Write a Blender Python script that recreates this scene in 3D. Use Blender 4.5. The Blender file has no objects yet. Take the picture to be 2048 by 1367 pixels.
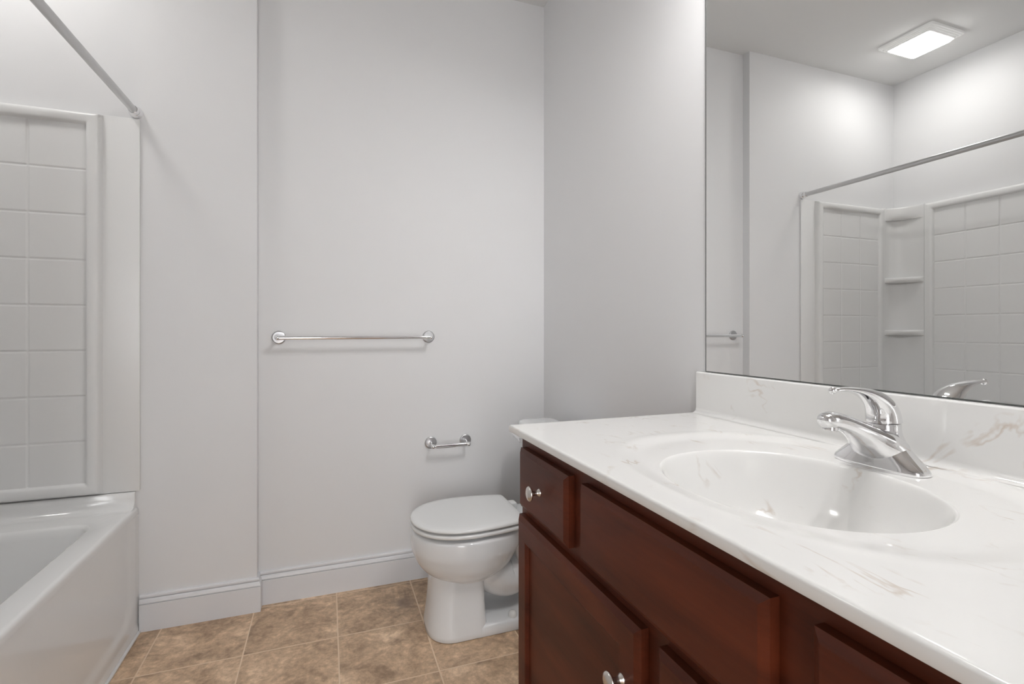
import bpy, bmesh, math, random
from mathutils import Vector, Matrix
PI = math.pi
C = bpy.context.scene.collection
S = bpy.context.scene

# ------------------------------------------------------------------ camera
cd = bpy.data.cameras.new('camera'); cam = bpy.data.objects.new('camera', cd); C.objects.link(cam)
cam.location = (0, 0, 1.1)
cam.rotation_euler = (PI/2, 0, -math.radians(20.1317))
cd.sensor_width = 36.0; cd.sensor_fit = 'HORIZONTAL'
cd.lens = 1005.42/2048*36
cd.shift_y = -24.15/2048
cd.clip_start = 0.02
S.camera = cam
# ------------------------------------------------------------------ world, exposure, lamp strengths
w = bpy.data.worlds.new('world'); S.world = w; w.use_nodes = True
w.node_tree.nodes['Background'].inputs[0].default_value = (0.8, 0.85, 0.9, 1)
w.node_tree.nodes['Background'].inputs[1].default_value = 0.4
S.view_settings.view_transform = 'Standard'; S.view_settings.look = 'None'
S.view_settings.gamma = 1.0; S.view_settings.use_curve_mapping = False
S.view_settings.exposure = 0.0
VANITY_GLOW = 305.0     # emission of the three bulbs over the mirror
TUB_GLOW = 33.0         # emission of the ceiling light over the tub
FILL_GLOW = 7.4         # added fill: glowing panes of the made-up hall, shining in by the doorway
# ------------------------------------------------------------------ room numbers (metres, camera stands at x=0 y=0)
XR, XL = 0.9875, -1.4544
YB, YS, YF = 2.2436, 2.196, -1.05
ZC = 2.668
XS = -0.261
XM = 0.9835            # mirror face
ZT, YC = 0.870, 0.604  # vanity top, vanity centre

# ------------------------------------------------------------------ materials
def mat(name, col, rough=0.5, metal=0.0, coat=0.0, spec=0.5, emit=None, estr=0.0):
    m = bpy.data.materials.new(name); m.use_nodes = True
    b = m.node_tree.nodes['Principled BSDF']
    b.inputs['Base Color'].default_value = (*col, 1); b.inputs['Roughness'].default_value = rough
    b.inputs['Metallic'].default_value = metal; b.inputs['Coat Weight'].default_value = coat
    b.inputs['Specular IOR Level'].default_value = spec
    if emit: b.inputs['Emission Color'].default_value = (*emit, 1); b.inputs['Emission Strength'].default_value = estr
    return m
def nodes(m): return m.node_tree.nodes, m.node_tree.links, m.node_tree.nodes['Principled BSDF']
def add_bump(m, scale, strength, dist=0.001):
    n, l, b = nodes(m)
    tc = n.new('ShaderNodeTexCoord'); t = n.new('ShaderNodeTexNoise'); bp = n.new('ShaderNodeBump')
    t.inputs['Scale'].default_value = scale; t.inputs['Detail'].default_value = 4
    bp.inputs['Strength'].default_value = strength; bp.inputs['Distance'].default_value = dist
    l.new(tc.outputs['Object'], t.inputs['Vector']); l.new(t.outputs[0], bp.inputs['Height']); l.new(bp.outputs[0], b.inputs['Normal'])

M_wall = mat('wall_paint', (0.805, 0.805, 0.812), 0.55, spec=0.3); add_bump(M_wall, 220, 0.12, 0.0006)
M_ceil = mat('ceiling_paint', (0.82, 0.82, 0.815), 0.8, spec=0.2); add_bump(M_ceil, 160, 0.15, 0.0008)
M_trim = mat('trim_paint', (0.79, 0.795, 0.82), 0.35)
M_door = mat('door_paint', (0.76, 0.76, 0.75), 0.4)
M_acry = mat('tub_acrylic', (0.85, 0.85, 0.845), 0.10, coat=0.2)
M_surr = mat('surround_acrylic', (0.83, 0.83, 0.825), 0.32)
M_porc = mat('porcelain', (0.80, 0.81, 0.82), 0.07, coat=0.5)
M_seat = mat('seat_plastic', (0.80, 0.805, 0.80), 0.2)
M_chrome = mat('chrome', (0.86, 0.86, 0.87), 0.06, 1.0)
M_rod = mat('rod_steel', (0.62, 0.62, 0.62), 0.32, 1.0)
M_rose = mat('rosette_satin_chrome', (0.56, 0.56, 0.57), 0.34, 1.0)
M_nick = mat('satin_nickel', (0.72, 0.69, 0.66), 0.25, 1.0)
M_mirr = mat('mirror_silver', (0.90, 0.905, 0.90), 0.0, 1.0)
M_medge = mat('mirror_edge', (0.10, 0.105, 0.10), 0.3)
M_dark = mat('dark_gap', (0.02, 0.018, 0.016), 0.7)
M_lens = mat('light_lens', (0.9, 0.9, 0.9), 0.4, emit=(1, 0.985, 0.96), estr=TUB_GLOW)
M_lensframe = mat('light_frame_plastic', (0.85, 0.85, 0.84), 0.3, emit=(1, 0.99, 0.97), estr=TUB_GLOW*0.005)
M_globe = mat('bulb_glass', (0.9, 0.9, 0.9), 0.3, emit=(1, 0.99, 0.98), estr=VANITY_GLOW)
M_shade = mat('opal_shade_glass', (0.85, 0.85, 0.84), 0.25, emit=(1, 0.98, 0.96), estr=VANITY_GLOW*0.012)
M_fill = mat('fill_glow', (0.8, 0.8, 0.8), 0.5, emit=(0.97, 0.985, 1.0), estr=FILL_GLOW)  # emission for the invented hall panes, a soft fill
M_caulk = mat('white_caulk', (0.80, 0.80, 0.79), 0.5)

def floor_material():
    m = mat('vinyl_tile', (0.5, 0.4, 0.3), 0.38); n, l, b = nodes(m)
    tc = n.new('ShaderNodeTexCoord'); sp = n.new('ShaderNodeSeparateXYZ'); l.new(tc.outputs['Object'], sp.inputs[0])
    def math_(op, a, bb=None, cc=None):
        q = n.new('ShaderNodeMath'); q.operation = op
        for i, v in enumerate((a, bb, cc)):
            if v is None: continue
            if hasattr(v, 'node') or hasattr(v, 'is_linked'): l.new(v, q.inputs[i])
            else: q.inputs[i].default_value = v
        return q.outputs[0]
    def line(o, off):                     # distance to the nearest grout line, in metres
        t = math_('ADD', o, -off); t = math_('DIVIDE', t, 0.3045); f = math_('FRACT', t)
        f = math_('SUBTRACT', f, 0.5); f = math_('ABSOLUTE', f); f = math_('SUBTRACT', 0.5, f)
        return math_('MULTIPLY', f, 0.3045)
    dx = line(sp.outputs[0], 0.0345); dy = line(sp.outputs[1], 1.9085)
    d = math_('MINIMUM', dx, dy)
    g = n.new('ShaderNodeMapRange'); l.new(d, g.inputs[0])
    g.inputs[1].default_value = 0.0016; g.inputs[2].default_value = 0.0030; g.inputs[3].default_value = 1; g.inputs[4].default_value = 0
    # per-tile offset of the stone pattern
    tx = math_('FLOOR', math_('DIVIDE', math_('ADD', sp.outputs[0], -0.0345), 0.3045))
    ty = math_('FLOOR', math_('DIVIDE', math_('ADD', sp.outputs[1], -1.9085), 0.3045))
    cz = math_('ADD', math_('MULTIPLY', tx, 3.7), math_('MULTIPLY', ty, 8.3))
    cv = n.new('ShaderNodeCombineXYZ'); l.new(sp.outputs[0], cv.inputs[0]); l.new(sp.outputs[1], cv.inputs[1]); l.new(cz, cv.inputs[2])
    n1 = n.new('ShaderNodeTexNoise'); n1.inputs['Scale'].default_value = 9; n1.inputs['Detail'].default_value = 8; n1.inputs['Roughness'].default_value = 0.66; n1.inputs['Distortion'].default_value = 0.7
    n2 = n.new('ShaderNodeTexNoise'); n2.inputs['Scale'].default_value = 45; n2.inputs['Detail'].default_value = 6; n2.inputs['Roughness'].default_value = 0.7
    l.new(cv.outputs[0], n1.inputs['Vector']); l.new(cv.outputs[0], n2.inputs['Vector'])
    mx = math_('ADD', math_('MULTIPLY', n1.outputs[0], 0.6), math_('MULTIPLY', n2.outputs[0], 0.4))
    r = n.new('ShaderNodeValToRGB'); l.new(mx, r.inputs[0])
    e = r.color_ramp.elements
    e[0].position = 0.37; e[0].color = (0.31, 0.205, 0.130, 1)
    e[1].position = 0.63; e[1].color = (0.92, 0.70, 0.49, 1)
    k = e.new(0.46); k.color = (0.48, 0.330, 0.212, 1)
    k = e.new(0.54); k.color = (0.66, 0.465, 0.305, 1)
    # a worn greyish stain on the tile beside the toilet
    dxs = math_('MULTIPLY', math_('ADD', sp.outputs[0], -0.285), 1.25); dys = math_('ADD', sp.outputs[1], -2.055)
    ds = math_('SQRT', math_('ADD', math_('MULTIPLY', dxs, dxs), math_('MULTIPLY', dys, dys)))
    ds = math_('ADD', ds, math_('MULTIPLY', math_('ADD', n1.outputs[0], -0.5), 0.16))
    sr = n.new('ShaderNodeMapRange'); l.new(ds, sr.inputs[0]); sr.inputs[1].default_value = 0.015; sr.inputs[2].default_value = 0.075; sr.inputs[3].default_value = 0.6; sr.inputs[4].default_value = 0
    ms = n.new('ShaderNodeMix'); ms.data_type = 'RGBA'; l.new(sr.outputs[0], ms.inputs['Factor']); l.new(r.outputs[0], ms.inputs['A']); ms.inputs['B'].default_value = (0.29, 0.205, 0.155, 1)
    mg = n.new('ShaderNodeMix'); mg.data_type = 'RGBA'; l.new(g.outputs[0], mg.inputs['Factor']); l.new(ms.outputs['Result'], mg.inputs['A'])
    mg.inputs['B'].default_value = (0.80, 0.62, 0.45, 1)
    l.new(mg.outputs['Result'], b.inputs['Base Color'])
    bp = n.new('ShaderNodeBump'); bp.inputs['Strength'].default_value = 0.35; bp.inputs['Distance'].default_value = 0.0015
    hh = math_('SUBTRACT', math_('MULTIPLY', mx, 0.5), g.outputs[0])
    l.new(hh, bp.inputs['Height']); l.new(bp.outputs[0], b.inputs['Normal'])
    return m
M_floor = floor_material()

def wood_material():
    m = mat('cherry_wood', (0.1, 0.03, 0.015), 0.40, coat=0.0, spec=0.22); n, l, b = nodes(m)
    b.inputs['Coat Roughness'].default_value = 0.25
    tc = n.new('ShaderNodeTexCoord'); mp = n.new('ShaderNodeMapping'); l.new(tc.outputs['Object'], mp.inputs[0])
    mp.inputs['Scale'].default_value = (3, 1.6, 9)
    t = n.new('ShaderNodeTexNoise'); t.inputs['Scale'].default_value = 1.7; t.inputs['Detail'].default_value = 6; t.inputs['Distortion'].default_value = 0.6
    l.new(mp.outputs[0], t.inputs['Vector'])
    mp2 = n.new('ShaderNodeMapping'); l.new(tc.outputs['Object'], mp2.inputs[0]); mp2.inputs['Scale'].default_value = (60, 8, 130)
    t2 = n.new('ShaderNodeTexNoise'); t2.inputs['Scale'].default_value = 1.5; t2.inputs['Detail'].default_value = 3; l.new(mp2.outputs[0], t2.inputs['Vector'])
    ad = n.new('ShaderNodeMath'); ad.operation = 'MULTIPLY_ADD'; l.new(t2.outputs[0], ad.inputs[0]); ad.inputs[1].default_value = 0.22; l.new(t.outputs[0], ad.inputs[2])
    r = n.new('ShaderNodeValToRGB'); l.new(ad.outputs[0], r.inputs[0]); e = r.color_ramp.elements
    e[0].position = 0.36; e[0].color = (0.046, 0.0105, 0.0050, 1)
    e[1].position = 0.88; e[1].color = (0.132, 0.0285, 0.0112, 1)
    l.new(r.outputs[0], b.inputs['Base Color'])
    return m
M_wood = wood_material()

def marble_material():
    m = mat('cultured_marble', (0.85, 0.84, 0.82), 0.13, coat=0.2); n, l, b = nodes(m)
    tc = n.new('ShaderNodeTexCoord'); mp = n.new('ShaderNodeMapping'); l.new(tc.outputs['Object'], mp.inputs[0])
    mp.inputs['Rotation'].default_value = (0.15, 0.1, 0.5); mp.inputs['Scale'].default_value = (2.0, 0.9, 1.2)
    t = n.new('ShaderNodeTexNoise'); t.inputs['Scale'].default_value = 5.0; t.inputs['Detail'].default_value = 4; t.inputs['Distortion'].default_value = 1.6
    l.new(mp.outputs[0], t.inputs['Vector'])
    a = n.new('ShaderNodeMath'); a.operation = 'SUBTRACT'; l.new(t.outputs[0], a.inputs[0]); a.inputs[1].default_value = 0.5
    ab = n.new('ShaderNodeMath'); ab.operation = 'ABSOLUTE'; l.new(a.outputs[0], ab.inputs[0])
    v = n.new('ShaderNodeMapRange'); l.new(ab.outputs[0], v.inputs[0]); v.inputs[1].default_value = 0.003; v.inputs[2].default_value = 0.030; v.inputs[3].default_value = 1; v.inputs[4].default_value = 0
    t2 = n.new('ShaderNodeTexNoise'); t2.inputs['Scale'].default_value = 11; t2.inputs['Detail'].default_value = 3; l.new(tc.outputs['Object'], t2.inputs['Vector'])
    k = n.new('ShaderNodeMapRange'); l.new(t2.outputs[0], k.inputs[0]); k.inputs[1].default_value = 0.53; k.inputs[2].default_value = 0.70; k.inputs[3].default_value = 0; k.inputs[4].default_value = 0.75
    mu = n.new('ShaderNodeMath'); mu.operation = 'MULTIPLY'; l.new(v.outputs[0], mu.inputs[0]); l.new(k.outputs[0], mu.inputs[1])
    t3 = n.new('ShaderNodeTexNoise'); t3.inputs['Scale'].default_value = 3.0; l.new(tc.outputs['Object'], t3.inputs['Vector'])
    vc = n.new('ShaderNodeMix'); vc.data_type = 'RGBA'; l.new(t3.outputs[0], vc.inputs['Factor']); vc.inputs['A'].default_value = (0.55, 0.50, 0.45, 1); vc.inputs['B'].default_value = (0.64, 0.50, 0.38, 1)
    mx = n.new('ShaderNodeMix'); mx.data_type = 'RGBA'; l.new(mu.outputs[0], mx.inputs['Factor']); mx.inputs['A'].default_value = (0.865, 0.86, 0.845, 1); l.new(vc.outputs['Result'], mx.inputs['B'])
    l.new(mx.outputs['Result'], b.inputs['Base Color'])
    return m
M_marble = marble_material()

# ------------------------------------------------------------------ object helpers
WL = {}
def thing(name, loc, label, cat, group=None):
    o = bpy.data.objects.new(name, None); C.objects.link(o); o.location = loc
    o.empty_display_size = 0.05
    o['label'] = label; o['category'] = cat
    if group: o['group'] = group
    WL[o.name] = Vector(loc); return o
def obj(name, bm, m, parent=None, smooth=False, angle=35):
    org = WL[parent.name] if parent else Vector((0, 0, 0))
    bmesh.ops.recalc_face_normals(bm, faces=bm.faces)
    for v in bm.verts: v.co -= org
    me = bpy.data.meshes.new(name); bm.to_mesh(me); bm.free()
    me.materials.append(m)
    if smooth:
        me.polygons.foreach_set('use_smooth', [True]*len(me.polygons))
        if angle < 180: me.set_sharp_from_angle(angle=math.radians(angle))
    o = bpy.data.objects.new(name, me); C.objects.link(o)
    if parent: o.parent = parent
    WL[o.name] = org; return o
def struct(name, bm, m, parent=None, **k):
    o = obj(name, bm, m, parent, **k)
    if parent is None: o['kind'] = 'structure'
    return o
def box(bm, x0, x1, y0, y1, z0, z1, bev=0.0, seg=2):
    r = bmesh.ops.create_cube(bm, size=1.0); vs = r['verts']
    for v in vs: v.co = Vector(((x0+x1)/2+v.co.x*(x1-x0), (y0+y1)/2+v.co.y*(y1-y0), (z0+z1)/2+v.co.z*(z1-z0)))
    if bev:
        es = list({e for v in vs for e in v.link_edges})
        bmesh.ops.bevel(bm, geom=es, offset=bev, segments=seg, profile=0.5, affect='EDGES')
    return bm
def B(*a, **k): return box(bmesh.new(), *a, **k)
def loft(bm, rings, cap0=True, cap1=True, closed=True):
    R = [[bm.verts.new(p) for p in r] for r in rings]
    n = len(R[0])
    for a, b in zip(R, R[1:]):
        for i in range(n if closed else n-1):
            j = (i+1) % n
            bm.faces.new((a[i], a[j], b[j], b[i]))
    if cap0: bm.faces.new(R[0][::-1])
    if cap1: bm.faces.new(R[-1])
    return bm
def lathe(bm, prof, origin, axis, seg=32):
    ax = Vector(axis).normalized(); o = Vector(origin)
    t = Vector((0, 0, 1)) if abs(ax.z) < 0.9 else Vector((1, 0, 0))
    u = ax.cross(t).normalized(); v = ax.cross(u)
    rings = []
    for r, h in prof:
        r = max(r, 1e-4)
        rings.append([o + ax*h + (u*math.cos(2*PI*i/seg) + v*math.sin(2*PI*i/seg))*r for i in range(seg)])
    return loft(bm, rings)
def cr(pts, n):                                   # Catmull-Rom through tuples
    out = []
    for i in range(len(pts)-1):
        p0 = pts[max(i-1, 0)]; p1 = pts[i]; p2 = pts[i+1]; p3 = pts[min(i+2, len(pts)-1)]
        for k in range(n):
            t = k/n
            out.append(tuple(0.5*((2*b)+(-a+c)*t+(2*a-5*b+4*c-d)*t*t+(-a+3*b-3*c+d)*t**3) for a, b, c, d in zip(p0, p1, p2, p3)))
    out.append(tuple(pts[-1])); return out
def rrect(cx, cy, hx, hy, r, z, n=8):
    pts = []
    for sx, sy, a0 in ((1, 1, 0), (-1, 1, PI/2), (-1, -1, PI), (1, -1, 3*PI/2)):
        for k in range(n+1):
            a = a0 + PI/2*k/n
            pts.append((cx+sx*(hx-r)+r*math.cos(a), cy+sy*(hy-r)+r*math.sin(a), z))
    return pts
def sgnp(v, p): return math.copysign(abs(v)**p, v)
def selli(cx, cy, ax, ay, z, n=64, e=2.0):
    return [(cx+ax*sgnp(math.cos(2*PI*i/n), 2/e), cy+ay*sgnp(math.sin(2*PI*i/n), 2/e), z) for i in range(n)]
def sweep(bm, path, prof, closed=False):          # profile (offset outward, z) swept along a plan path with mitred corners
    rings = []
    n = len(path)
    for i in range(n):
        p = Vector(path[i]).to_2d() if False else Vector((path[i][0], path[i][1]))
        d1 = (p-Vector(path[i-1][:2])).normalized() if i > 0 else None
        d2 = (Vector(path[i+1][:2])-p).normalized() if i < n-1 else None
        if d1 is None: d1 = d2
        if d2 is None: d2 = d1
        n1 = Vector((d1.y, -d1.x)); n2 = Vector((d2.y, -d2.x))
        m = (n1+n2); m = m/max(m.dot(n1), 1e-6)
        rings.append([(p.x+m.x*o, p.y+m.y*o, z) for o, z in prof])
    return loft(bm, rings)

# ------------------------------------------------------------------ the setting
T = 0.12
struct('floor', B(XL-T, XR+T, YF-T, YB+T, -0.05, 0.0), M_floor)
struct('ceiling', B(XL-T, XR+T, YF-T, YB+T, ZC, ZC+0.1), M_ceil)
struct('wall_right', B(XR, XR+T, YF-T, YB+T, 0, ZC), M_wall)
struct('wall_left', B(XL-T, XL, YF-T, YB+T, 0, ZC), M_wall)
struct('wall_back', B(XS, XR, YB, YB+T, 0, ZC), M_wall)
struct('wall_stub', B(XL, XS, YS, YB+T, 0, ZC), M_wall)
struct('wall_partition', B(XL, -0.645, 0.555, 0.675, 0, ZC), M_wall)
# front wall behind the camera, with an opening for the added fill light
DX0, DX1, DZ = -0.64, 0.18, 2.03
bm = bmesh.new()
box(bm, XL, DX0, YF-T, YF, 0, ZC); box(bm, DX1, XR, YF-T, YF, 0, ZC); box(bm, DX0, DX1, YF-T, YF, DZ, ZC)
struct('wall_front', bm, M_wall)
# made-up hall beyond the doorway, its glowing panes added as fill light
HY = YF-T-1.5
struct('floor_hall', B(-1.9, 0.5, HY-T, YF-T, -0.05, 0.0), M_floor)
struct('ceiling_hall', B(-1.9, 0.5, HY-T, YF-T, 2.44, 2.54), M_ceil)
struct('wall_hall_left', B(-2.02, -1.9, HY-T, YF-T, -0.05, 2.54), M_wall)
struct('wall_hall_right', B(0.5, 0.62, HY-T, YF-T, -0.05, 2.54), M_wall)
bm = bmesh.new(); box(bm, -1.9, -1.50, HY-T, HY, 0, 2.44); box(bm, -0.06, 0.5, HY-T, HY, 0, 2.44); box(bm, -1.50, -0.06, HY-T, HY, 2.1, 2.44); box(bm, -1.50, -0.06, HY-T, HY, 0, 0.08)
struct('wall_hall', bm, M_wall)
bm = bmesh.new()
for a, b_ in ((-1.50, -1.45), (-0.805, -0.755), (-0.11, -0.06)): box(bm, a, b_, HY-0.07, HY-0.02, 0.08, 2.10, 0.004)
for a, b_ in ((-1.45, -0.805), (-0.755, -0.11)):
    box(bm, a, b_, HY-0.07, HY-0.02, 0.08, 0.14, 0.004); box(bm, a, b_, HY-0.07, HY-0.02, 2.04, 2.10, 0.004)
wn = struct('fill_window_1', bm, M_trim)  # invented frame that holds the fill panes
for a, b_ in ((-1.45, -0.805), (-0.755, -0.11)): obj('fill_pane', B(a, b_, HY-0.05, HY-0.044, 0.14, 2.04), M_fill, wn)  # glowing sheets added to brighten the bathroom
bm = bmesh.new()
box(bm, DX0-0.06, DX0, YF, YF+0.016, 0, DZ+0.06, 0.004); box(bm, DX1, DX1+0.06, YF, YF+0.016, 0, DZ+0.06, 0.004); box(bm, DX0, DX1, YF, YF+0.016, DZ, DZ+0.06, 0.004)
struct('trim_1', bm, M_trim)
# baseboards: ogee top with two grooves
BP = [(0.0, 0.0), (0.0145, 0.0), (0.0145, 0.0978), (0.0098, 0.0986), (0.0098, 0.1008), (0.0138, 0.1014), (0.0144, 0.1030),
      (0.0125, 0.1110), (0.0092, 0.1168), (0.0050, 0.1176), (0.0050, 0.1200), (0.0092, 0.1206), (0.0098, 0.1225), (0.0096, 0.1278), (0.0070, 0.1318), (0.0, 0.1318)]
bm = bmesh.new(); sweep(bm, [(-0.644, YS), (XS, YS), (XS, YB), (XR-0.0146, YB)], BP)
struct('baseboard_back', bm, M_trim)
bm = bmesh.new(); sweep(bm, [(XR, YB), (XR, 1.142)], BP); struct('baseboard_right', bm, M_trim)
bm = bmesh.new(); sweep(bm, [(XR, YF), (DX1+0.06, YF)], BP); struct('baseboard_front', bm, M_trim)
bm = bmesh.new(); sweep(bm, [(DX0-0.06, YF), (XL, YF), (XL, 0.555), (-0.645, 0.555), (-0.645, 0.66)], BP); struct('baseboard_left', bm, M_trim)

# ------------------------------------------------------------------ bathtub
XA = -0.649                                       # apron face
tub = thing('bathtub', (-1.045, 1.43, 0), 'white alcove bathtub with a glossy flat apron and wide rim', 'bathtub')
TX0, TX1, TY0, TY1 = XL+0.001, XA, 0.677, YS-0.001
ZR = 0.456
def rect_ring(x0, x1, y0, y1, z, n=24):
    out = []
    for i in range(n): out.append((x1, y0+(y1-y0)*i/n, z))
    for i in range(n): out.append((x1-(x1-x0)*i/n, y1, z))
    for i in range(n): out.append((x0, y1-(y1-y0)*i/n, z))
    for i in range(n): out.append((x0+(x1-x0)*i/n, y0, z))
    return out
def rr_ring(x0, x1, y0, y1, r, z, n=24):           # rounded rectangle that pairs point by point with rect_ring
    out = []
    cx, cy, hx, hy = (x0+x1)/2, (y0+y1)/2, (x1-x0)/2, (y1-y0)/2
    for (x, y, _) in rect_ring(x0, x1, y0, y1, z, n):
        dx, dy = x-cx, y-cy
        ex, ey = abs(dx)-(hx-r), abs(dy)-(hy-r)
        if ex > 0 and ey > 0:
            L = math.hypot(ex, ey); 
            if L > 0: ex, ey = ex/L*r, ey/L*r
            dx = math.copysign(hx-r+ex, dx); dy = math.copysign(hy-r+ey, dy)
        out.append((cx+dx, cy+dy, z))
    return out
bm = bmesh.new()
IX0, IX1, IY0, IY1 = TX0+0.075, -0.729, TY0+0.10, 2.048
rings = [rr_ring(TX0, TX1-0.016, TY0, TY1, 0.004, 0.06)]
rings += [rr_ring(TX0, TX1-0.016, TY0, TY1, 0.004, ZR-0.028), rr_ring(TX0, TX1-0.0003, TY0, TY1, 0.004, ZR-0.027), rr_ring(TX0, TX1, TY0, TY1, 0.004, ZR-0.012), rr_ring(TX0+0.001, TX1-0.0015, TY0+0.001, TY1-0.001, 0.005, ZR-0.005),
          rr_ring(TX0+0.004, TX1-0.006, TY0+0.004, TY1-0.004, 0.008, ZR-0.0008), rr_ring(TX0+0.012, TX1-0.013, TY0+0.012, TY1-0.012, 0.01, ZR)]
def inner(d, z, r, dyl=0.0): return rr_ring(IX0+d, IX1-d, IY0+d+dyl, IY1-d, r, z)
rings += [inner(-0.010, ZR, 0.07), inner(-0.003, ZR-0.002, 0.065), inner(0.003, ZR-0.010, 0.06), inner(0.007, ZR-0.03, 0.06), inner(0.03, 0.28, 0.10, 0.04),
          inner(0.05, 0.16, 0.13, 0.08), inner(0.075, 0.12, 0.15, 0.11), inner(0.12, 0.105, 0.15, 0.14), inner(0.2, 0.102, 0.12, 0.2)]
loft(bm, rings, cap0=True, cap1=True)
obj('shell', bm, M_acry, tub, smooth=True, angle=50)
bm = bmesh.new()
pr = [(TY1-0.062, ZR-0.006), (TY1-0.060, ZR+0.0005)]+[(TY1-0.046+0.030*math.sin(a), ZR+0.0009+0.034*(1-math.cos(a))) for a in [PI/2*k/8 for k in range(9)]]+[(TY1-0.0155, 0.508), (TY1-0.0135, 0.5115), (TY1-0.010, 0.5125), (TY1, 0.5125), (TY1, ZR-0.006)]
rings = [[(x, y, z) for y, z in pr] for x in (TX0, TX1-0.012)]
rings.append([(TX1-0.008, y+0.002 if y < TY1-0.001 else y, z-0.001) for y, z in pr])
loft(bm, rings); obj('end_ledge', bm, M_acry, tub, smooth=True, angle=40)
# apron skirt: a face with a shallow recessed field and a curved toe
def apron():
    bm = bmesh.new(); ys = [TY0+(TY1-TY0)*i/60 for i in range(61)]; zs = [0.0+0.4285*i/43 for i in range(44)]
    def h(y, z):
        x = XA-0.0002
        dy = min(TY1-y, y-TY0)-0.055; dz = z-0.06
        r = 0.09
        ex, ez = max(r-dy, 0), max(r-dz, 0)
        d = r-math.hypot(ex, ez)
        t = min(max(d/0.03, 0), 1); t = t*t*(3-2*t)
        return x-0.006*t+ (0.004 if z < 0.02 else 0)
    V = [[bm.verts.new((h(y, z), y, z)) for z in zs] for y in ys]
    for i in range(60):
        for j in range(43): bm.faces.new((V[i][j], V[i+1][j], V[i+1][j+1], V[i][j+1]))
    r = bmesh.ops.extrude_edge_only(bm, edges=[e for e in bm.edges if e.is_boundary])
    for v in r['geom']:
        if isinstance(v, bmesh.types.BMVert): v.co.x = XA-0.013
    return bm
obj('apron', apron(), M_acry, tub, smooth=True, angle=60)
bm = bmesh.new(); box(bm, XA-0.004, XA+0.011, TY0, YS-0.016, 0, 0.009, 0.003); obj('caulk_bead', bm, M_caulk, tub)

# ------------------------------------------------------------------ moulded tub surround
sur = thing('tub_surround', (-1.4, 2.19, 0.514), 'white moulded wall surround with tile pattern above the bathtub', 'tub surround')
ROWS = [1.8215-0.159*k for k in range(9)]
def panel(us, vs, fn, pos):
    bm = bmesh.new(); V = [[bm.verts.new(pos(u, v, fn(u, v))) for v in vs] for u in us]
    for i in range(len(us)-1):
        for j in range(len(vs)-1): bm.faces.new((V[i][j], V[i+1][j], V[i+1][j+1], V[i][j+1]))
    return bm
def brk(lines, g): return [c+o for c in lines for o in (-g-0.0015, -g, -0.45*g, 0, 0.45*g, g, g+0.0015)]
def frame_field(u, v, U0, U1, V0, V1, cols, rows, base, flush):
    # U0.. are the inner tile field; frame bead 0.045 wide outside it, falling to the flange at its outer edge
    d = max(U0-u, u-U1, V0-v, v-V1)                 # <0 inside the tile field
    if d > -1e-6:
        if d <= 0.0045: return base+0.012*(d/0.0045)
        if d <= 0.012: return base+0.012+0.003*((d-0.0045)/0.0075)
        if d <= 0.030: return base+0.015
        if (flush < 0 and d == U0-u) or (flush > 0 and d == u-U1): return base+0.0135
        if d <= 0.038: return base+0.015-0.004*((d-0.030)/0.008)
        return base+0.011-(base+0.007)*min((d-0.038)/0.008, 1)
    h = base
    g = 0.0052
    for c in cols:
        if abs(u-c) < g: h = min(h, base-0.0022*(1-(abs(u-c)/g)**2))
    for c in rows:
        if abs(v-c) < g: h = min(h, base-0.0022*(1-(abs(v-c)/g)**2))
    return h
def ramp(a, sgn): return [a+sgn*o for o in (-0.0015, 0, 0.0045, 0.008, 0.012, 0.022, 0.030, 0.034, 0.038, 0.042, 0.046)]
def uniq(l):
    l = sorted(l); o = [l[0]]
    for x in l[1:]:
        if x-o[-1] > 1e-5: o.append(x)
    return o
BASE = 0.020
# end panel on the stub wall: u = x
U0, U1, V0, V1 = -1.283, -0.798, ROWS[8]+0.0125, ROWS[0]
cols = [-0.960, -1.122]
us = uniq(ramp(U1, 1)+ramp(U0, -1)+brk(cols, 0.0052)); vs = uniq(ramp(V1, 1)+ramp(V0, -1)+brk(ROWS[1:8], 0.0052))
bm = panel(us, vs, lambda u, v: frame_field(u, v, U0, U1, V0, V1, cols, ROWS[1:8], BASE, -1), lambda u, v, h: (u, YS-h, v))
obj('end_panel', bm, M_surr, sur, smooth=True, angle=50)
bm = bmesh.new(); box(bm, -1.45, -0.643, YS-0.009, YS-0.0005, 0.5142, 1.868, 0.003); obj('end_flange', bm, M_surr, sur, smooth=True)
# long back panel on the left wall: u = y
U0b, U1b = 0.87, 1.951
colsb = [1.951-0.156*k for k in range(1, 7)]
us = uniq(ramp(U1b, 1)+ramp(U0b, -1)+brk(colsb, 0.0052)); vs = uniq(ramp(V1, 1)+ramp(V0, -1)+brk(ROWS[1:8], 0.0052))
bm = panel(us, vs, lambda u, v: frame_field(u, v, U0b, U1b, V0, V1, colsb, ROWS[1:8], BASE, 1), lambda u, v, h: (XL+h, u, v))
obj('back_panel', bm, M_surr, sur, smooth=True, angle=50)
bm = bmesh.new(); box(bm, XL+0.0005, XL+0.009, 0.68, YS-0.009, 0.5142, 1.868, 0.003); obj('back_flange', bm, M_surr, sur, smooth=True)
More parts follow.
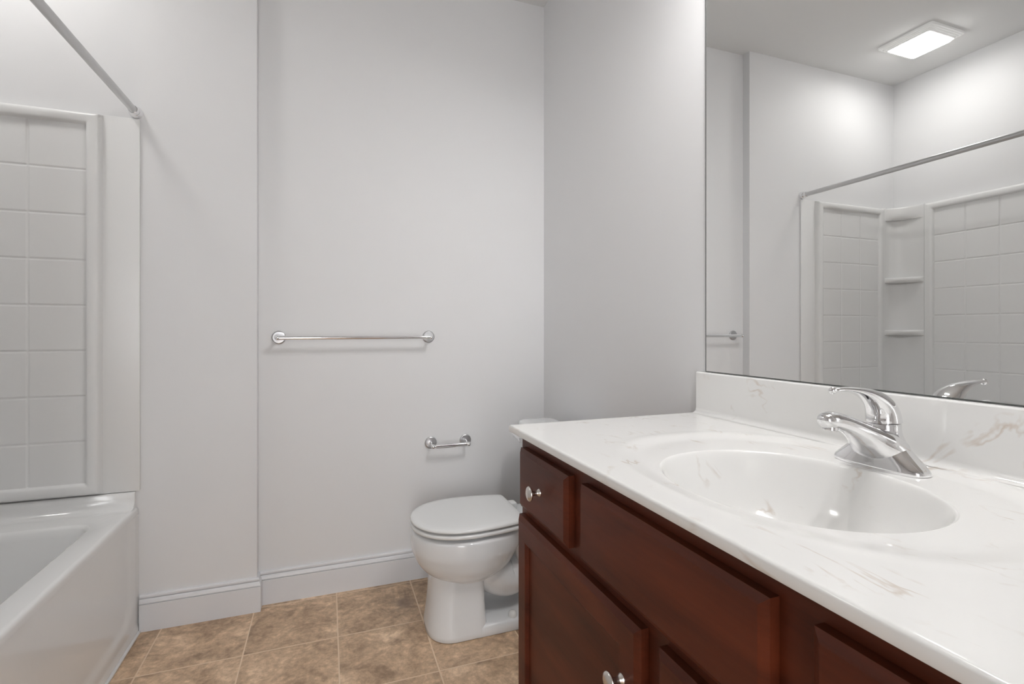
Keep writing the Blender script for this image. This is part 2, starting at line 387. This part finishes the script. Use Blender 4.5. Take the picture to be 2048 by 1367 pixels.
# corner column: a rounded concave recess with a cap and two shelves
CA, CB = (-1.322, YS-0.0325), (XL+0.0325, 1.999)     # front edges of the recess
CC = (XL+0.014, YS-0.014)
def corner_curve(n=20, depth=1.0):
    out = []
    for i in range(n+1):
        t = i/n
        k = 0.25+0.75*depth
        mx, my = CA[0]*(1-k)/1+0, 0
        c = ((CA[0]+CB[0])/2*(1-depth)+CC[0]*depth, (CA[1]+CB[1])/2*(1-depth)+CC[1]*depth)
        a = (1-t)**2; b_ = 2*t*(1-t); d = t*t
        out.append((a*CA[0]+b_*c[0]+d*CB[0], a*CA[1]+b_*c[1]+d*CB[1]))
    return out
back = corner_curve(20, 0.93)
bm = bmesh.new()
loft(bm, [[(x, y, z) for x, y in back]+[(CB[0]-0.021, CB[1]-0.004, z), (CC[0]-0.005, CC[1]+0.005, z), (CA[0]+0.004, CA[1]+0.021, z)] for z in (0.5145, 1.862)])
obj('corner_column', bm, M_surr, sur, smooth=True, angle=40)
def fill(name, z0, z1, bulge, rnd):
    fr = corner_curve(20, bulge)
    def ring(s, z):      # s 0: back curve, 1: front curve
        return [(b[0]+(f[0]-b[0])*s, b[1]+(f[1]-b[1])*s, z) for f, b in zip(fr, back)]
    bm = bmesh.new(); h = z1-z0
    prof = [(0.02, z0), (0.62, z0), (0.84, z0+h*0.12), (0.96, z0+h*0.34), (1.0, z0+h*0.60), (0.985, z0+h*0.86), (0.93, z0+h*0.97), (0.86, z1), (0.02, z1)]
    loft(bm, [ring(s, z) for s, z in prof], False, False, closed=False)
    return obj(name, bm, M_surr, sur, smooth=True, angle=60)
fill('corner_cap', 1.785, 1.862, 0.36, 0.5)
fill('shelf', 1.392, 1.424, -0.10, 0.3)
fill('shelf', 1.066, 1.100, -0.10, 0.3)

# ------------------------------------------------------------------ shower curtain rod
XRD, ZRD = -0.656, 1.891
rod = thing('shower_curtain_rod', (XRD, YS, ZRD), 'brushed metal shower curtain rod running above the tub front', 'curtain rod')
bm = bmesh.new(); lathe(bm, [(0.0125, 0.004), (0.0125, YS-0.675-0.004)], (XRD, YS, ZRD), (0, -1, 0), 32); obj('rod', bm, M_rod, rod, smooth=True)
for yy, dd in ((YS, -1), (0.675, 1)):
    bm = bmesh.new(); lathe(bm, [(0.0218, 0), (0.0222, 0.003), (0.0215, 0.008), (0.0208, 0.009), (0.0208, 0.012), (0.0190, 0.015), (0.0185, 0.020), (0.0168, 0.022), (0.0163, 0.034), (0.0145, 0.037), (0.0128, 0.037)], (XRD, yy, ZRD), (0, dd, 0), 40)
    f = obj('flange', bm, M_chrome, rod, smooth=True); f['label'] = 'shiny chrome wall flange'

# ------------------------------------------------------------------ towel bar and toilet paper holder
def wall_post(parent, x, z, zb, out, ym):          # rosette on the wall, arm and ball end carrying the bar
    bm = bmesh.new(); lathe(bm, [(0.0262, 0.0003), (0.0268, 0.004), (0.0262, 0.0062), (0.0240, 0.0080), (0.0225, 0.0085), (0.0222, 0.0092), (0.0100, 0.0098), (0.0075, 0.0105)], (x, YB, z), (0, -1, 0), 40)
    p = obj('post', bm, M_rose, parent, smooth=True)
    d = Vector((0, -out, zb-z)); L = d.length
    bm = bmesh.new(); lathe(bm, [(0.0072, 0.009), (0.0058, 0.018), (0.0056, L-0.016), (0.0075, L-0.012), (0.0075, L-0.010), (0.0062, L-0.0085), (0.0088, L-0.004), (0.0098, L), (0.0086, L+0.0052), (0.005, L+0.009), (0.001, L+0.0102)], (x, YB, z), d, 28)
    a = obj('arm', bm, M_chrome, p, smooth=True)
    return p
tb = thing('towel_bar', (0.118, YB, 1.07), 'empty chrome towel bar on the back wall', 'towel bar')
for x in (-0.186, 0.423): wall_post(tb, x, 1.0695, 1.0680, 0.070, 0)
bm = bmesh.new(); lathe(bm, [(0.0075, 0), (0.0075, 0.609)], (-0.186, YB-0.070, 1.0680), (1, 0, 0), 24); obj('bar', bm, M_chrome, tb, smooth=True)
tp = thing('toilet_paper_holder', (0.514, YB, 0.595), 'empty chrome toilet paper holder low on the back wall beside the toilet', 'paper holder')
for x in (0.4335, 0.5930): wall_post(tp, x, 0.5955, 0.5905, 0.064, 0)
bm = bmesh.new(); lathe(bm, [(0.003, 0.004), (0.007, 0.009), (0.0098, 0.012), (0.0098, 0.098), (0.0082, 0.0995), (0.0082, 0.149), (0.006, 0.152), (0.003, 0.156)], (0.4335, YB-0.064, 0.5905), (1, 0, 0), 28)
obj('roller', bm, M_chrome, tp, smooth=True)

# ------------------------------------------------------------------ toilet
TY = 1.850
toi = thing('toilet', (0.62, TY, 0), 'white two-piece toilet with closed lid between the back wall and the vanity', 'toilet')
def egg(xf, xb, hw, z, xm=None, nb=2.6, nf=2.0, n=72, dy=0):
    xm = xm if xm is not None else xf+(xb-xf)*0.47
    out = []
    for i in range(n):
        a = 2*PI*i/n; c, s = math.cos(a), math.sin(a)
        if c < 0: out.append((xm+(xm-xf)*sgnp(c, 2/nf), TY+dy+hw*sgnp(s, 2/nf), z))
        else: out.append((xm+(xb-xm)*sgnp(c, 2/nb), TY+dy+hw*sgnp(s, 2/nb), z))
    return out
bm = bmesh.new()
sec = cr([(0.178, 0.400, 0.560, 0.095), (0.200, 0.362, 0.610, 0.118), (0.222, 0.332, 0.640, 0.143), (0.25, 0.309, 0.665, 0.162), (0.285, 0.293, 0.685, 0.1735), (0.31, 0.2865, 0.70, 0.1780), (0.350, 0.2870, 0.71, 0.1782), (0.361, 0.2905, 0.71, 0.1755), (0.3665, 0.299, 0.70, 0.168)], 4)
loft(bm, [egg(xf, xb, hw, z, 0.482, nb=2.3) for z, xf, xb, hw in sec])
bowl = obj('bowl', bm, M_porc, toi, smooth=True, angle=60)
bm = bmesh.new()
sec = [(0.0, 0.342, 0.545, 0.124, 3.0), (0.004, 0.336, 0.548, 0.1275, 3.0), (0.02, 0.337, 0.548, 0.127, 3.1), (0.06, 0.343, 0.545, 0.121, 3.2), (0.12, 0.349, 0.542, 0.1145, 3.4), (0.18, 0.353, 0.540, 0.111, 3.4), (0.26, 0.358, 0.540, 0.11, 3.4)]
loft(bm, [egg(xf, xb, hw, z, 0.44, nb=6.5, nf=2.6) for z, xf, xb, hw, q in sec])
ped = obj('pedestal', bm, M_porc, toi, smooth=True, angle=60)
bm = bmesh.new()
sec = [(0.0, 0.124, 0.002), (0.003, 0.1265, 0), (0.030, 0.1225, 0.0), (0.036, 0.119, 0.004), (0.040, 0.110, 0.012)]
loft(bm, [rrect(0.64, TY, 0.18-i, hw, 0.045, z) for z, hw, i in sec])
foot = obj('foot', bm, M_porc, toi, smooth=True, angle=60)
# trapway: a fat S of glazed china behind the pedestal
bm = bmesh.new()
path = cr([(0.500, 0.24, 0.085), (0.565, 0.20, 0.092), (0.620, 0.160, 0.090), (0.672, 0.150, 0.082), (0.722, 0.19, 0.078), (0.765, 0.245, 0.078), (0.80, 0.20, 0.075), (0.815, 0.10, 0.072), (0.815, 0.012, 0.078)], 6)
rings = []
for i, (x, z, r) in enumerate(path):
    a = path[max(i-1, 0)]; b_ = path[min(i+1, len(path)-1)]
    d = Vector((b_[0]-a[0], 0, b_[1]-a[1])).normalized(); nrm = Vector((-d.z, 0, d.x))
    rings.append([Vector((x, TY, z))+nrm*(0.85*r*math.cos(2*PI*k/28))+Vector((0, 1, 0))*(1.08*r*math.sin(2*PI*k/28)) for k in range(28)])
loft(bm, rings); obj('trapway', bm, M_porc, toi, smooth=True, angle=80)
bm = bmesh.new()
sec = [(0.225, 0.68, 0.93, 0.085), (0.28, 0.66, 0.945, 0.105), (0.33, 0.645, 0.955, 0.125), (0.357, 0.64, 0.96, 0.135), (0.366, 0.642, 0.958, 0.133), (0.370, 0.65, 0.95, 0.125)]
loft(bm, [rrect((a+b_)/2, TY, (b_-a)/2, hw, 0.03, z) for z, a, b_, hw in sec]); obj('deck', bm, M_porc, toi, smooth=True, angle=60)
for s in (-1, 1):
    bm = bmesh.new(); lathe(bm, [(0.0165, 0), (0.0165, 0.006), (0.0145, 0.014), (0.009, 0.019), (0.001, 0.0205)], (0.645, TY+s*0.097, 0.039), (0, 0, 1), 28)
    obj('bolt_cap', bm, M_seat, toi, smooth=True, angle=60)
def lid_outline(g):                                # g: inset
    P = [(0.285, 0.0), (0.2885, 0.038), (0.302, 0.080), (0.327, 0.118), (0.365, 0.1495), (0.415, 0.1705), (0.470, 0.1785), (0.525, 0.1765), (0.580, 0.1705), (0.630, 0.1610), (0.670, 0.1505)]
    P = cr(P, 4)
    up = [(x, y) for x, y in P]+[(0.681, 0.1455), (0.6855, 0.137), (0.6870, 0.120)]
    pts = up + [(x, -y) for x, y in up[:0:-1]]
    cx = 0.49
    out = []
    for x, y in pts:
        L = math.hypot(x-cx, y); k = (L-g)/L
        out.append((cx+(x-cx)*k, TY+y*k))
    return out
def slab(levels, x_shift=0):
    bm = bmesh.new(); loft(bm, [[(x+x_shift, y, z) for x, y in lid_outline(g)] for z, g in levels]); return bm
obj('seat', slab([(0.3775, 0.014), (0.3780, 0.005), (0.381, 0.0006), (0.386, 0.0), (0.390, 0.0012), (0.3925, 0.006)]), M_seat, toi, smooth=True, angle=60)
obj('lid', slab([(0.4000, 0.016), (0.4003, 0.0020), (0.4025, -0.0004), (0.407, 0.0005), (0.4105, 0.0035), (0.4128, 0.010), (0.4142, 0.03), (0.4150, 0.08)]), M_seat, toi, smooth=True, angle=60)
for s in (-1, 1):
    bm = bmesh.new(); box(bm, 0.680, 0.722, TY+s*0.075-0.022, TY+s*0.075+0.022, 0.369, 0.402, 0.008, 3); obj('hinge', bm, M_seat, toi, smooth=True)
bm = bmesh.new()
sec = [(0.371, 0.800, 0.935, 0.170), (0.378, 0.796, 0.938, 0.175), (0.50, 0.790, 0.941, 0.190), (0.64, 0.785, 0.943, 0.203), (0.681, 0.785, 0.943, 0.205)]
loft(bm, [rrect((a+b_)/2, TY, (b_-a)/2, hw, 0.035, z) for z, a, b_, hw in sec]); tank = obj('tank', bm, M_porc, toi, smooth=True, angle=60)
bm = bmesh.new()
sec = [(0.679, 0.004), (0.682, 0.0), (0.698, 0.0), (0.705, 0.002), (0.709, 0.007), (0.7115, 0.018), (0.7125, 0.04)]
loft(bm, [rrect(0.860, TY, 0.088-i, 0.216-i, 0.05-min(i, 0.035), z) for z, i in sec]); obj('tank_lid', bm, M_porc, toi, smooth=True, angle=60)
# chrome trip lever on the tank front
bm = bmesh.new(); LY, LZ = TY+0.135, 0.633
lathe(bm, [(0.014, 0.001), (0.014, 0.006), (0.008, 0.009), (0.008, 0.019), (0.009, 0.022), (0.009, 0.028), (0.004, 0.031)], (0.7865, LY, LZ), (-1, 0, 0), 24)
rings = []
for t, r in ((0, 0.006), (0.1, 0.0065), (0.6, 0.0055), (0.9, 0.0075), (1.0, 0.003)):
    c = Vector((0.7625-0.010*t, LY+0.056*t, LZ+0.014*t))
    rings.append([c+Vector((0.55*r*math.cos(2*PI*k/16), 0, r*1.2*math.sin(2*PI*k/16))) for k in range(16)])
loft(bm, rings); fl = obj('flush_lever', bm, M_chrome, toi, smooth=True); fl['label'] = 'small chrome flush lever'

# ------------------------------------------------------------------ vanity cabinet
XFF, XD = 0.444, 0.424                             # face frame plane, door front plane
CY0, CY1 = 0.071, 1.137
van = thing('vanity_cabinet', (0.71, YC, 0), 'dark cherry wood bathroom vanity cabinet with nickel knobs', 'cabinet')
bm = bmesh.new()
box(bm, XFF+0.018, XR-0.002, CY0, CY0+0.016, 0.0, 0.852); box(bm, XFF+0.018, XR-0.002, CY1-0.016, CY1, 0.0, 0.852)
box(bm, XFF+0.07, XFF+0.082, CY0+0.016, CY1-0.016, 0.0, 0.10); box(bm, XFF+0.018, XR-0.002, CY0+0.016, CY1-0.016, 0.10, 0.115)
box(bm, XR-0.010, XR-0.002, CY0+0.016, CY1-0.016, 0.115, 0.852)
obj('carcass', bm, M_wood, van)
bm = bmesh.new()
x0, x1 = XFF, XFF+0.0178
for y0, y1 in ((CY0, CY0+0.038), (CY1-0.038, CY1)): box(bm, x0, x1, y0, y1, 0.10, 0.852)
for z0, z1 in ((0.10, 0.135), (0.655, 0.692), (0.808, 0.852)): box(bm, x0, x1, CY0+0.038, CY1-0.038, z0, z1)
box(bm, x0, x1, YC-0.03, YC+0.03, 0.135, 0.655)
for yy in (0.836, 2*YC-0.836): box(bm, x0, x1, yy-0.034, yy+0.034, 0.692, 0.808)
obj('face_frame', bm, M_wood, van)
def front(y0, y1, z0, z1, recess=None, ch=0.0095, cd_=0.0065):
    # slab with chamfered front edges; recess = stile width of a sunk flat panel
    bm = bmesh.new(); xb, xf = XFF-0.0005, XD
    def r(d, x): return [(x, y0+d, z0+d), (x, y1-d, z0+d), (x, y1-d, z1-d), (x, y0+d, z1-d)]
    rings = [r(0, xb), r(0, xf+cd_), r(0.0025, xf+cd_-0.0015), r(ch-0.0012, xf+0.0012), r(ch+0.001, xf)]
    if recess:
        rings += [r(recess, xf), r(recess+0.003, xf+0.002), r(recess+0.004, xf+0.0085), r(recess+0.010, xf+0.0095)]
    return loft(bm, rings)
KN = [(0.0085, 0.0), (0.0085, 0.002), (0.0062, 0.004), (0.0052, 0.008), (0.0048, 0.013), (0.0062, 0.0165), (0.0128, 0.0195), (0.0155, 0.0220), (0.0158, 0.0238), (0.0140, 0.0262), (0.0095, 0.0282), (0.004, 0.0292), (0.0005, 0.0294)]
def knob(parent, y, z):
    bm = bmesh.new(); lathe(bm, KN, (XD, y, z), (-1, 0, 0), 32); o = obj('knob', bm, M_nick, parent, smooth=True, angle=50); o['label'] = 'satin nickel mushroom knob'
ZD0, ZD1, ZP = 0.684, 0.822, 0.662
dl = obj('drawer', front(0.861, 1.112, ZD0, ZD1), M_wood, van); knob(dl, 0.9865, 0.753)
d2 = obj('drawer', front(2*YC-1.112, 2*YC-0.861, ZD0, ZD1), M_wood, van); knob(d2, 2*YC-0.9865, 0.753)
obj('false_drawer_front', front(2*YC-0.811, 0.811, ZD0, ZD1), M_wood, van)
pl = obj('door', front(0.625, 1.122, 0.122, ZP, 0.050), M_wood, van); knob(pl, 0.666, 0.565)
p2 = obj('door', front(2*YC-1.122, 2*YC-0.625, 0.122, ZP, 0.050), M_wood, van); knob(p2, 2*YC-0.666, 0.565)

# ------------------------------------------------------------------ vanity top with moulded basin and backsplash
top = thing('countertop', (0.70, YC, ZT), 'white marbled vanity top with an oval moulded sink', 'countertop')
VX0, VX1, VY0, VY1 = 0.4135, XR-0.001, 2*YC-1.149, 1.149
BX, BY, BAX, BAY, BE = 0.672, 0.588, 0.176, 0.204, 2.15
OX, OY, OAX, OAY = 0.712, 0.600, 0.238, 0.305
def sstep(a, b, x): t = min(max((x-a)/(b-a), 0), 1); return t*t*(3-2*t)
def top_h(x, y):
    q = (abs((x-OX)/OAX)**2.3+abs((y-OY)/OAY)**2.3)**(1/2.3)
    s = 1-sstep(0.88, 1.06, q)
    lip = 0.0006*math.exp(-((q-1.05)/0.035)**2)
    f = sstep(0.0, 0.02, min(x-VX0-0.01, VY1-y, y-VY0))
    return f*(-0.0048*s+lip)
angs = [2*PI*i/220 for i in range(220)]
rr_ = 0.0045
ix0, ix1, iy0, iy1 = VX0+rr_, VX1, VY0+rr_, VY1-rr_
for cx_, cy_ in ((ix0, iy0), (ix0, iy1), (ix1, iy0), (ix1, iy1)):
    a = math.atan2(cy_-BY, cx_-BX) % (2*PI); angs = [q for q in angs if abs(q-a) > 0.008]+[a]
angs.sort()
def bowl_pt(a, k):
    c, s = math.cos(a), math.sin(a)
    r = (abs(c/BAX)**BE+abs(s/BAY)**BE)**(-1/BE)
    return BX+c*r*k, BY+s*r*k
def edge_pt(a):
    c, s = math.cos(a), math.sin(a); ts = []
    if c > 1e-9: ts.append(((ix1-BX)/c, (1, 0)))
    if c < -1e-9: ts.append(((ix0-BX)/c, (-1, 0)))
    if s > 1e-9: ts.append(((iy1-BY)/s, (0, 1)))
    if s < -1e-9: ts.append(((iy0-BY)/s, (0, -1)))
    ts.sort(); t, nv = ts[0]
    if len(ts) > 1 and abs(ts[1][0]-t) < 1e-6: nv = (nv[0]+ts[1][1][0], nv[1]+ts[1][1][1])
    return BX+c*t, BY+s*t, nv
rings = []
NR = 40
for k in range(NR+1):
    t = k/NR; ring = []
    for a in angs:
        bx_, by_ = bowl_pt(a, 1.0); ex_, ey_, _ = edge_pt(a)
        x, y = bx_+(ex_-bx_)*t, by_+(ey_-by_)*t
        ring.append((x, y, ZT+top_h(x, y)))
    rings.append(ring)
for j in range(1, 7):
    th = PI/2*j/6; ring = []
    for a in angs:
        ex_, ey_, nv = edge_pt(a); o = rr_*math.sin(th); 
        ring.append((ex_+(nv[0] if nv[0] < 0 else 0)*o, ey_+nv[1]*o, ZT-rr_*(1-math.cos(th))))
    rings.append(ring)
def low(z, o=0): return [(edge_pt(a)[0]+(min(edge_pt(a)[2][0], 0))*(rr_-o), edge_pt(a)[1]+edge_pt(a)[2][1]*(rr_-o), z) for a in angs]
rings.append(low(0.8550)); rings.append(low(0.8535, 0.0015))
bm = bmesh.new(); loft(bm, rings, cap0=False, cap1=False)
obj('slab', bm, M_marble, top, smooth=True, angle=60)
h0 = top_h(BX, BY)
bm = bmesh.new(); rings = []
for k, dz in ((1.0, 0.0), (0.992, -0.0006), (0.982, -0.0022), (0.973, -0.0050), (0.962, -0.0105), (0.945, -0.020), (0.915, -0.036), (0.865, -0.058), (0.79, -0.082), (0.68, -0.104), (0.53, -0.121), (0.36, -0.131), (0.20, -0.136), (0.11, -0.139)):
    ring = []
    for a in angs:
        x, y = bowl_pt(a, k)
        zz = top_h(*bowl_pt(a, 1.0)) if k == 1.0 else h0
        ring.append((x, y, ZT+zz+dz))
    rings.append(ring)
loft(bm, rings, cap0=False, cap1=False)
basin = obj('sink_basin', bm, M_marble, top, smooth=True, angle=60)
bm = bmesh.new(); lathe(bm, [(0.024, 0), (0.0235, 0.003), (0.019, 0.004), (0.017, 0.002), (0.016, 0.006), (0.009, 0.009), (0.001, 0.010)], (BX, BY, ZT+h0-0.1395), (0, 0, 1), 28)
obj('drain', bm, M_chrome, basin, smooth=True)
# backsplash with a coved foot
pr = [(XR-0.0012, ZT-0.004)]
R = 0.014
for k in range(7):
    a = PI/2*k/6; pr.append((0.967-R+R*math.sin(a), ZT+0.0004+R-R*math.cos(a)))
for k in range(6):
    a = PI/2*k/5; pr.append((0.967+0.004*(1-math.cos(a)), 0.9795+0.004*math.sin(a)))
pr.append((XR-0.0012, 0.9835))
bm = bmesh.new()
rings = []
for y, ins in ((VY0+0.0006, 0.003), (VY0+0.003, 0), (1.1425, 0), (1.1455, 0.003)):
    rings.append([(min(x+ins, XR-0.0012), y, z-(ins if z > 0.975 else 0)) for x, z in pr])
loft(bm, rings); obj('backsplash', bm, M_marble, top, smooth=True, angle=40)

# ------------------------------------------------------------------ faucet
FY = 0.596; FX = 0.893
ZF = ZT+h0
fau = thing('faucet', (FX, FY, ZF), 'chrome single-lever bathroom faucet at the back of the sink', 'faucet')
N = 48
def fring(cx, ax, ay, z, e=2.0): return [(cx+ax*sgnp(math.cos(2*PI*i/N), 2/e), FY+ay*sgnp(math.sin(2*PI*i/N), 2/e), z) for i in range(N)]
bm = bmesh.new()
sec = cr([(0.0, FX, 0.0300, 0.0755, 2.6), (0.004, FX, 0.0305, 0.0765, 2.6), (0.010, FX, 0.0295, 0.0735, 2.6), (0.022, FX+0.0005, 0.0280, 0.061, 2.5), (0.036, FX+0.002, 0.0265, 0.046, 2.3), (0.050, FX+0.006, 0.0255, 0.0345, 2.1), (0.062, FX+0.009, 0.0252, 0.0275, 2.0), (0.0735, FX+0.011, 0.0250, 0.0255, 2.0), (0.0755, FX+0.011, 0.0235, 0.0240, 2.0)], 4)
loft(bm, [fring(cx, ax, ay, ZF+z, e) for z, cx, ax, ay, e in sec])
body = obj('body', bm, M_chrome, fau, smooth=True, angle=60)
# spout: broad at the body, narrowing to a rounded nose
path = cr([(0.896, 0.030, 0.047, 0.028), (0.878, 0.042, 0.041, 0.027), (0.858, 0.054, 0.031, 0.0215), (0.836, 0.0665, 0.0235, 0.0170), (0.812, 0.0775, 0.0188, 0.0145), (0.790, 0.0845, 0.0172, 0.0138), (0.774, 0.0870, 0.0164, 0.0134), (0.763, 0.0862, 0.0135, 0.0112), (0.7575, 0.0850, 0.0080, 0.0068), (0.7560, 0.0845, 0.0015, 0.0012)], 5)
rings = []
for i, (x, z, wy, wn) in enumerate(path):
    a = path[max(i-1, 0)]; b_ = path[min(i+1, len(path)-1)]
    d = Vector((b_[0]-a[0], 0, b_[1]-a[1])).normalized(); nrm = Vector((-d.z, 0, d.x))
    if nrm.z < 0: nrm = -nrm
    rings.append([Vector((x, FY, ZF+z))+nrm*(wn*sgnp(math.sin(2*PI*k/40), 0.9))+Vector((0, 1, 0))*(wy*sgnp(math.cos(2*PI*k/40), 0.85)) for k in range(40)])
bm = bmesh.new(); loft(bm, rings); spout = obj('spout', bm, M_chrome, fau, smooth=True, angle=80)
bm = bmesh.new(); lathe(bm, [(0.0112, 0.0), (0.0112, 0.0125), (0.0098, 0.0135), (0.0085, 0.0115), (0.001, 0.0115)], (0.7775, FY, ZF+0.0830), (-0.12, 0, -1), 28); obj('aerator', bm, M_chrome, spout, smooth=True)
bm = bmesh.new(); lathe(bm, [(0.0030, 0), (0.0030, 0.002), (0.002, 0.003), (0.0005, 0.0032)], (0.8735, FY-0.0335, ZF+0.0405), (-0.75, -0.45, 0.35), 16); obj('screw_cap', bm, M_dark, spout, smooth=True)
# lever: a dome that sweeps up and forward into a thin curved horn
path = cr([(0.9040, 0.0770, 0.0265, 0.0268), (0.9015, 0.090, 0.0252, 0.0258), (0.8945, 0.1030, 0.0215, 0.0235), (0.8820, 0.1145, 0.0165, 0.0205), (0.8630, 0.1245, 0.0112, 0.0172), (0.8400, 0.1315, 0.0070, 0.0142), (0.8150, 0.1355, 0.0046, 0.0115), (0.7950, 0.1362, 0.0036, 0.0092), (0.7835, 0.1355, 0.0036, 0.0072), (0.7795, 0.1350, 0.0015, 0.003)], 5)
rings = []
for i, (x, z, wn, wy) in enumerate(path):
    a = path[max(i-1, 0)]; b_ = path[min(i+1, len(path)-1)]
    d = Vector((b_[0]-a[0], 0, b_[1]-a[1])).normalized()
    if i == 0: d = Vector((0, 0, 1))
    nrm = Vector((d.z, 0, -d.x))
    rings.append([Vector((x, FY, ZF+z))+nrm*(wn*math.cos(2*PI*k/36))+Vector((0, 1, 0))*(wy*math.sin(2*PI*k/36)) for k in range(36)])
bm = bmesh.new(); loft(bm, rings); hd = obj('lever_handle', bm, M_chrome, fau, smooth=True, angle=80)
bm = bmesh.new(); lathe(bm, [(0.0004, -0.0062), (0.0040, -0.0048), (0.0062, 0), (0.0040, 0.0048), (0.0004, 0.0062)], (0.7815, FY, ZF+0.1350), (0, 0, 1), 20); obj('tip', bm, M_chrome, hd, smooth=True, angle=80)
bm = bmesh.new(); lathe(bm, [(0.0026, 0), (0.0026, 0.068), (0.0055, 0.071), (0.0068, 0.0735), (0.0060, 0.078), (0.001, 0.080)], (0.9345, FY, ZF+0.002), (0, 0, 1), 20); obj('pop_up_rod', bm, M_chrome, fau, smooth=True)

# ------------------------------------------------------------------ mirror
MY1, MY0, MZ0, MZ1 = 1.1235, 2*YC-1.149, 0.9845, 2.10
mir = thing('wall_mirror', (XR, YC, MZ0), 'large frameless wall mirror above the vanity top', 'mirror')
bm = B(XM, XR-0.0005, MY0+0.002, MY1-0.002, MZ0+0.002, MZ1-0.002); obj('glass', bm, M_mirr, mir)
bm = bmesh.new()
box(bm, XM-0.0004, XR-0.0005, MY1-0.002, MY1, MZ0, MZ1); box(bm, XM-0.0004, XR-0.0005, MY0, MY0+0.002, MZ0, MZ1)
box(bm, XM-0.0004, XR-0.0005, MY0+0.002, MY1-0.002, MZ0, MZ0+0.002); box(bm, XM-0.0004, XR-0.0005, MY0+0.002, MY1-0.002, MZ1-0.002, MZ1)
e = obj('edge', bm, M_medge, mir); e['label'] = 'thin dark mirror edge'

# ------------------------------------------------------------------ light over the tub
LX, LYY = -1.045, 1.795
cl = thing('ceiling_light', (LX, LYY, ZC), 'square lit ceiling light with ribbed frame over the bathtub, seen in the mirror', 'ceiling light')
bm = bmesh.new(); rings = []
h = 0.136; z = ZC-0.0005
rings.append(rrect(LX, LYY, h, h, 0.012, z)); rings.append(rrect(LX, LYY, h, h, 0.012, z-0.006))
for k in range(4):
    hi = h-0.0088*k; z0 = ZC-0.0075-0.0050*k
    rings += [rrect(LX, LYY, hi-0.0012, hi-0.0012, 0.012, z0-0.0040), rrect(LX, LYY, hi-0.0042, hi-0.0042, 0.012, z0-0.0055), rrect(LX, LYY, hi-0.0072, hi-0.0072, 0.012, z0-0.0040), rrect(LX, LYY, hi-0.0085, hi-0.0085, 0.012, z0+0.0012)]
rings.append(rrect(LX, LYY, 0.099, 0.099, 0.012, ZC-0.0265)); rings.append(rrect(LX, LYY, 0.0983, 0.0983, 0.012, ZC-0.0235))
loft(bm, rings, True, False); obj('frame', bm, M_lensframe, cl, smooth=True, angle=30)
bm = bmesh.new(); loft(bm, [rrect(LX, LYY, a, a, 0.014, z) for a, z in ((0.098, ZC-0.022), (0.0975, ZC-0.034), (0.093, ZC-0.038), (0.08, ZC-0.0405), (0.04, ZC-0.042))]); obj('diffuser', bm, M_lens, cl, smooth=True)

# ------------------------------------------------------------------ lamp over the mirror (above the picture's edge)
vl = thing('vanity_light', (XR, YC, 2.30), 'three-shade chrome bath light on the wall above the mirror', 'wall light')
bm = bmesh.new(); box(bm, XR-0.028, XR-0.0005, YC-0.29, YC+0.29, 2.30, 2.38, 0.006); obj('back_plate', bm, M_chrome, vl, smooth=True)
for k in (-1, 0, 1):
    yy = YC+0.2*k
    bm = bmesh.new(); lathe(bm, [(0.014, 0), (0.014, 0.05), (0.026, 0.055), (0.026, 0.075)], (XR-0.026, yy, 2.34), (-1, 0, 0), 24); lathe(bm, [(0.012, 0), (0.012, 0.06), (0.021, 0.062), (0.021, 0.066)], (XR-0.185, yy, 2.458), (0, 0, -1), 24); loft(bm, [[Vector((XR-0.09-0.095*t, yy, 2.34+0.115*t))+Vector((0.007*math.cos(q*PI/6), 0.007*math.sin(q*PI/6), 0.007*math.cos(q*PI/6))) for q in range(12)] for t in (0, 0.5, 1)]); a = obj('lamp_arm', bm, M_chrome, vl, smooth=True)
    bx, bz = XR-0.185, 2.30
    bm = bmesh.new(); prof = [(0.020, 0.098), (0.026, 0.094), (0.040, 0.075), (0.052, 0.045), (0.060, 0.012), (0.066, -0.018), (0.064, -0.018), (0.058, 0.012), (0.050, 0.044), (0.038, 0.072), (0.024, 0.089), (0.001, 0.091)]
    lathe(bm, prof, (bx, yy, bz), (0, 0, 1), 40); obj('shade', bm, M_shade, a, smooth=True, angle=60)
    bm = bmesh.new(); bmesh.ops.create_uvsphere(bm, u_segments=24, v_segments=14, radius=0.032)
    for v in bm.verts: v.co += Vector((bx, yy, bz))
    obj('bulb', bm, M_globe, a, smooth=True, angle=180)
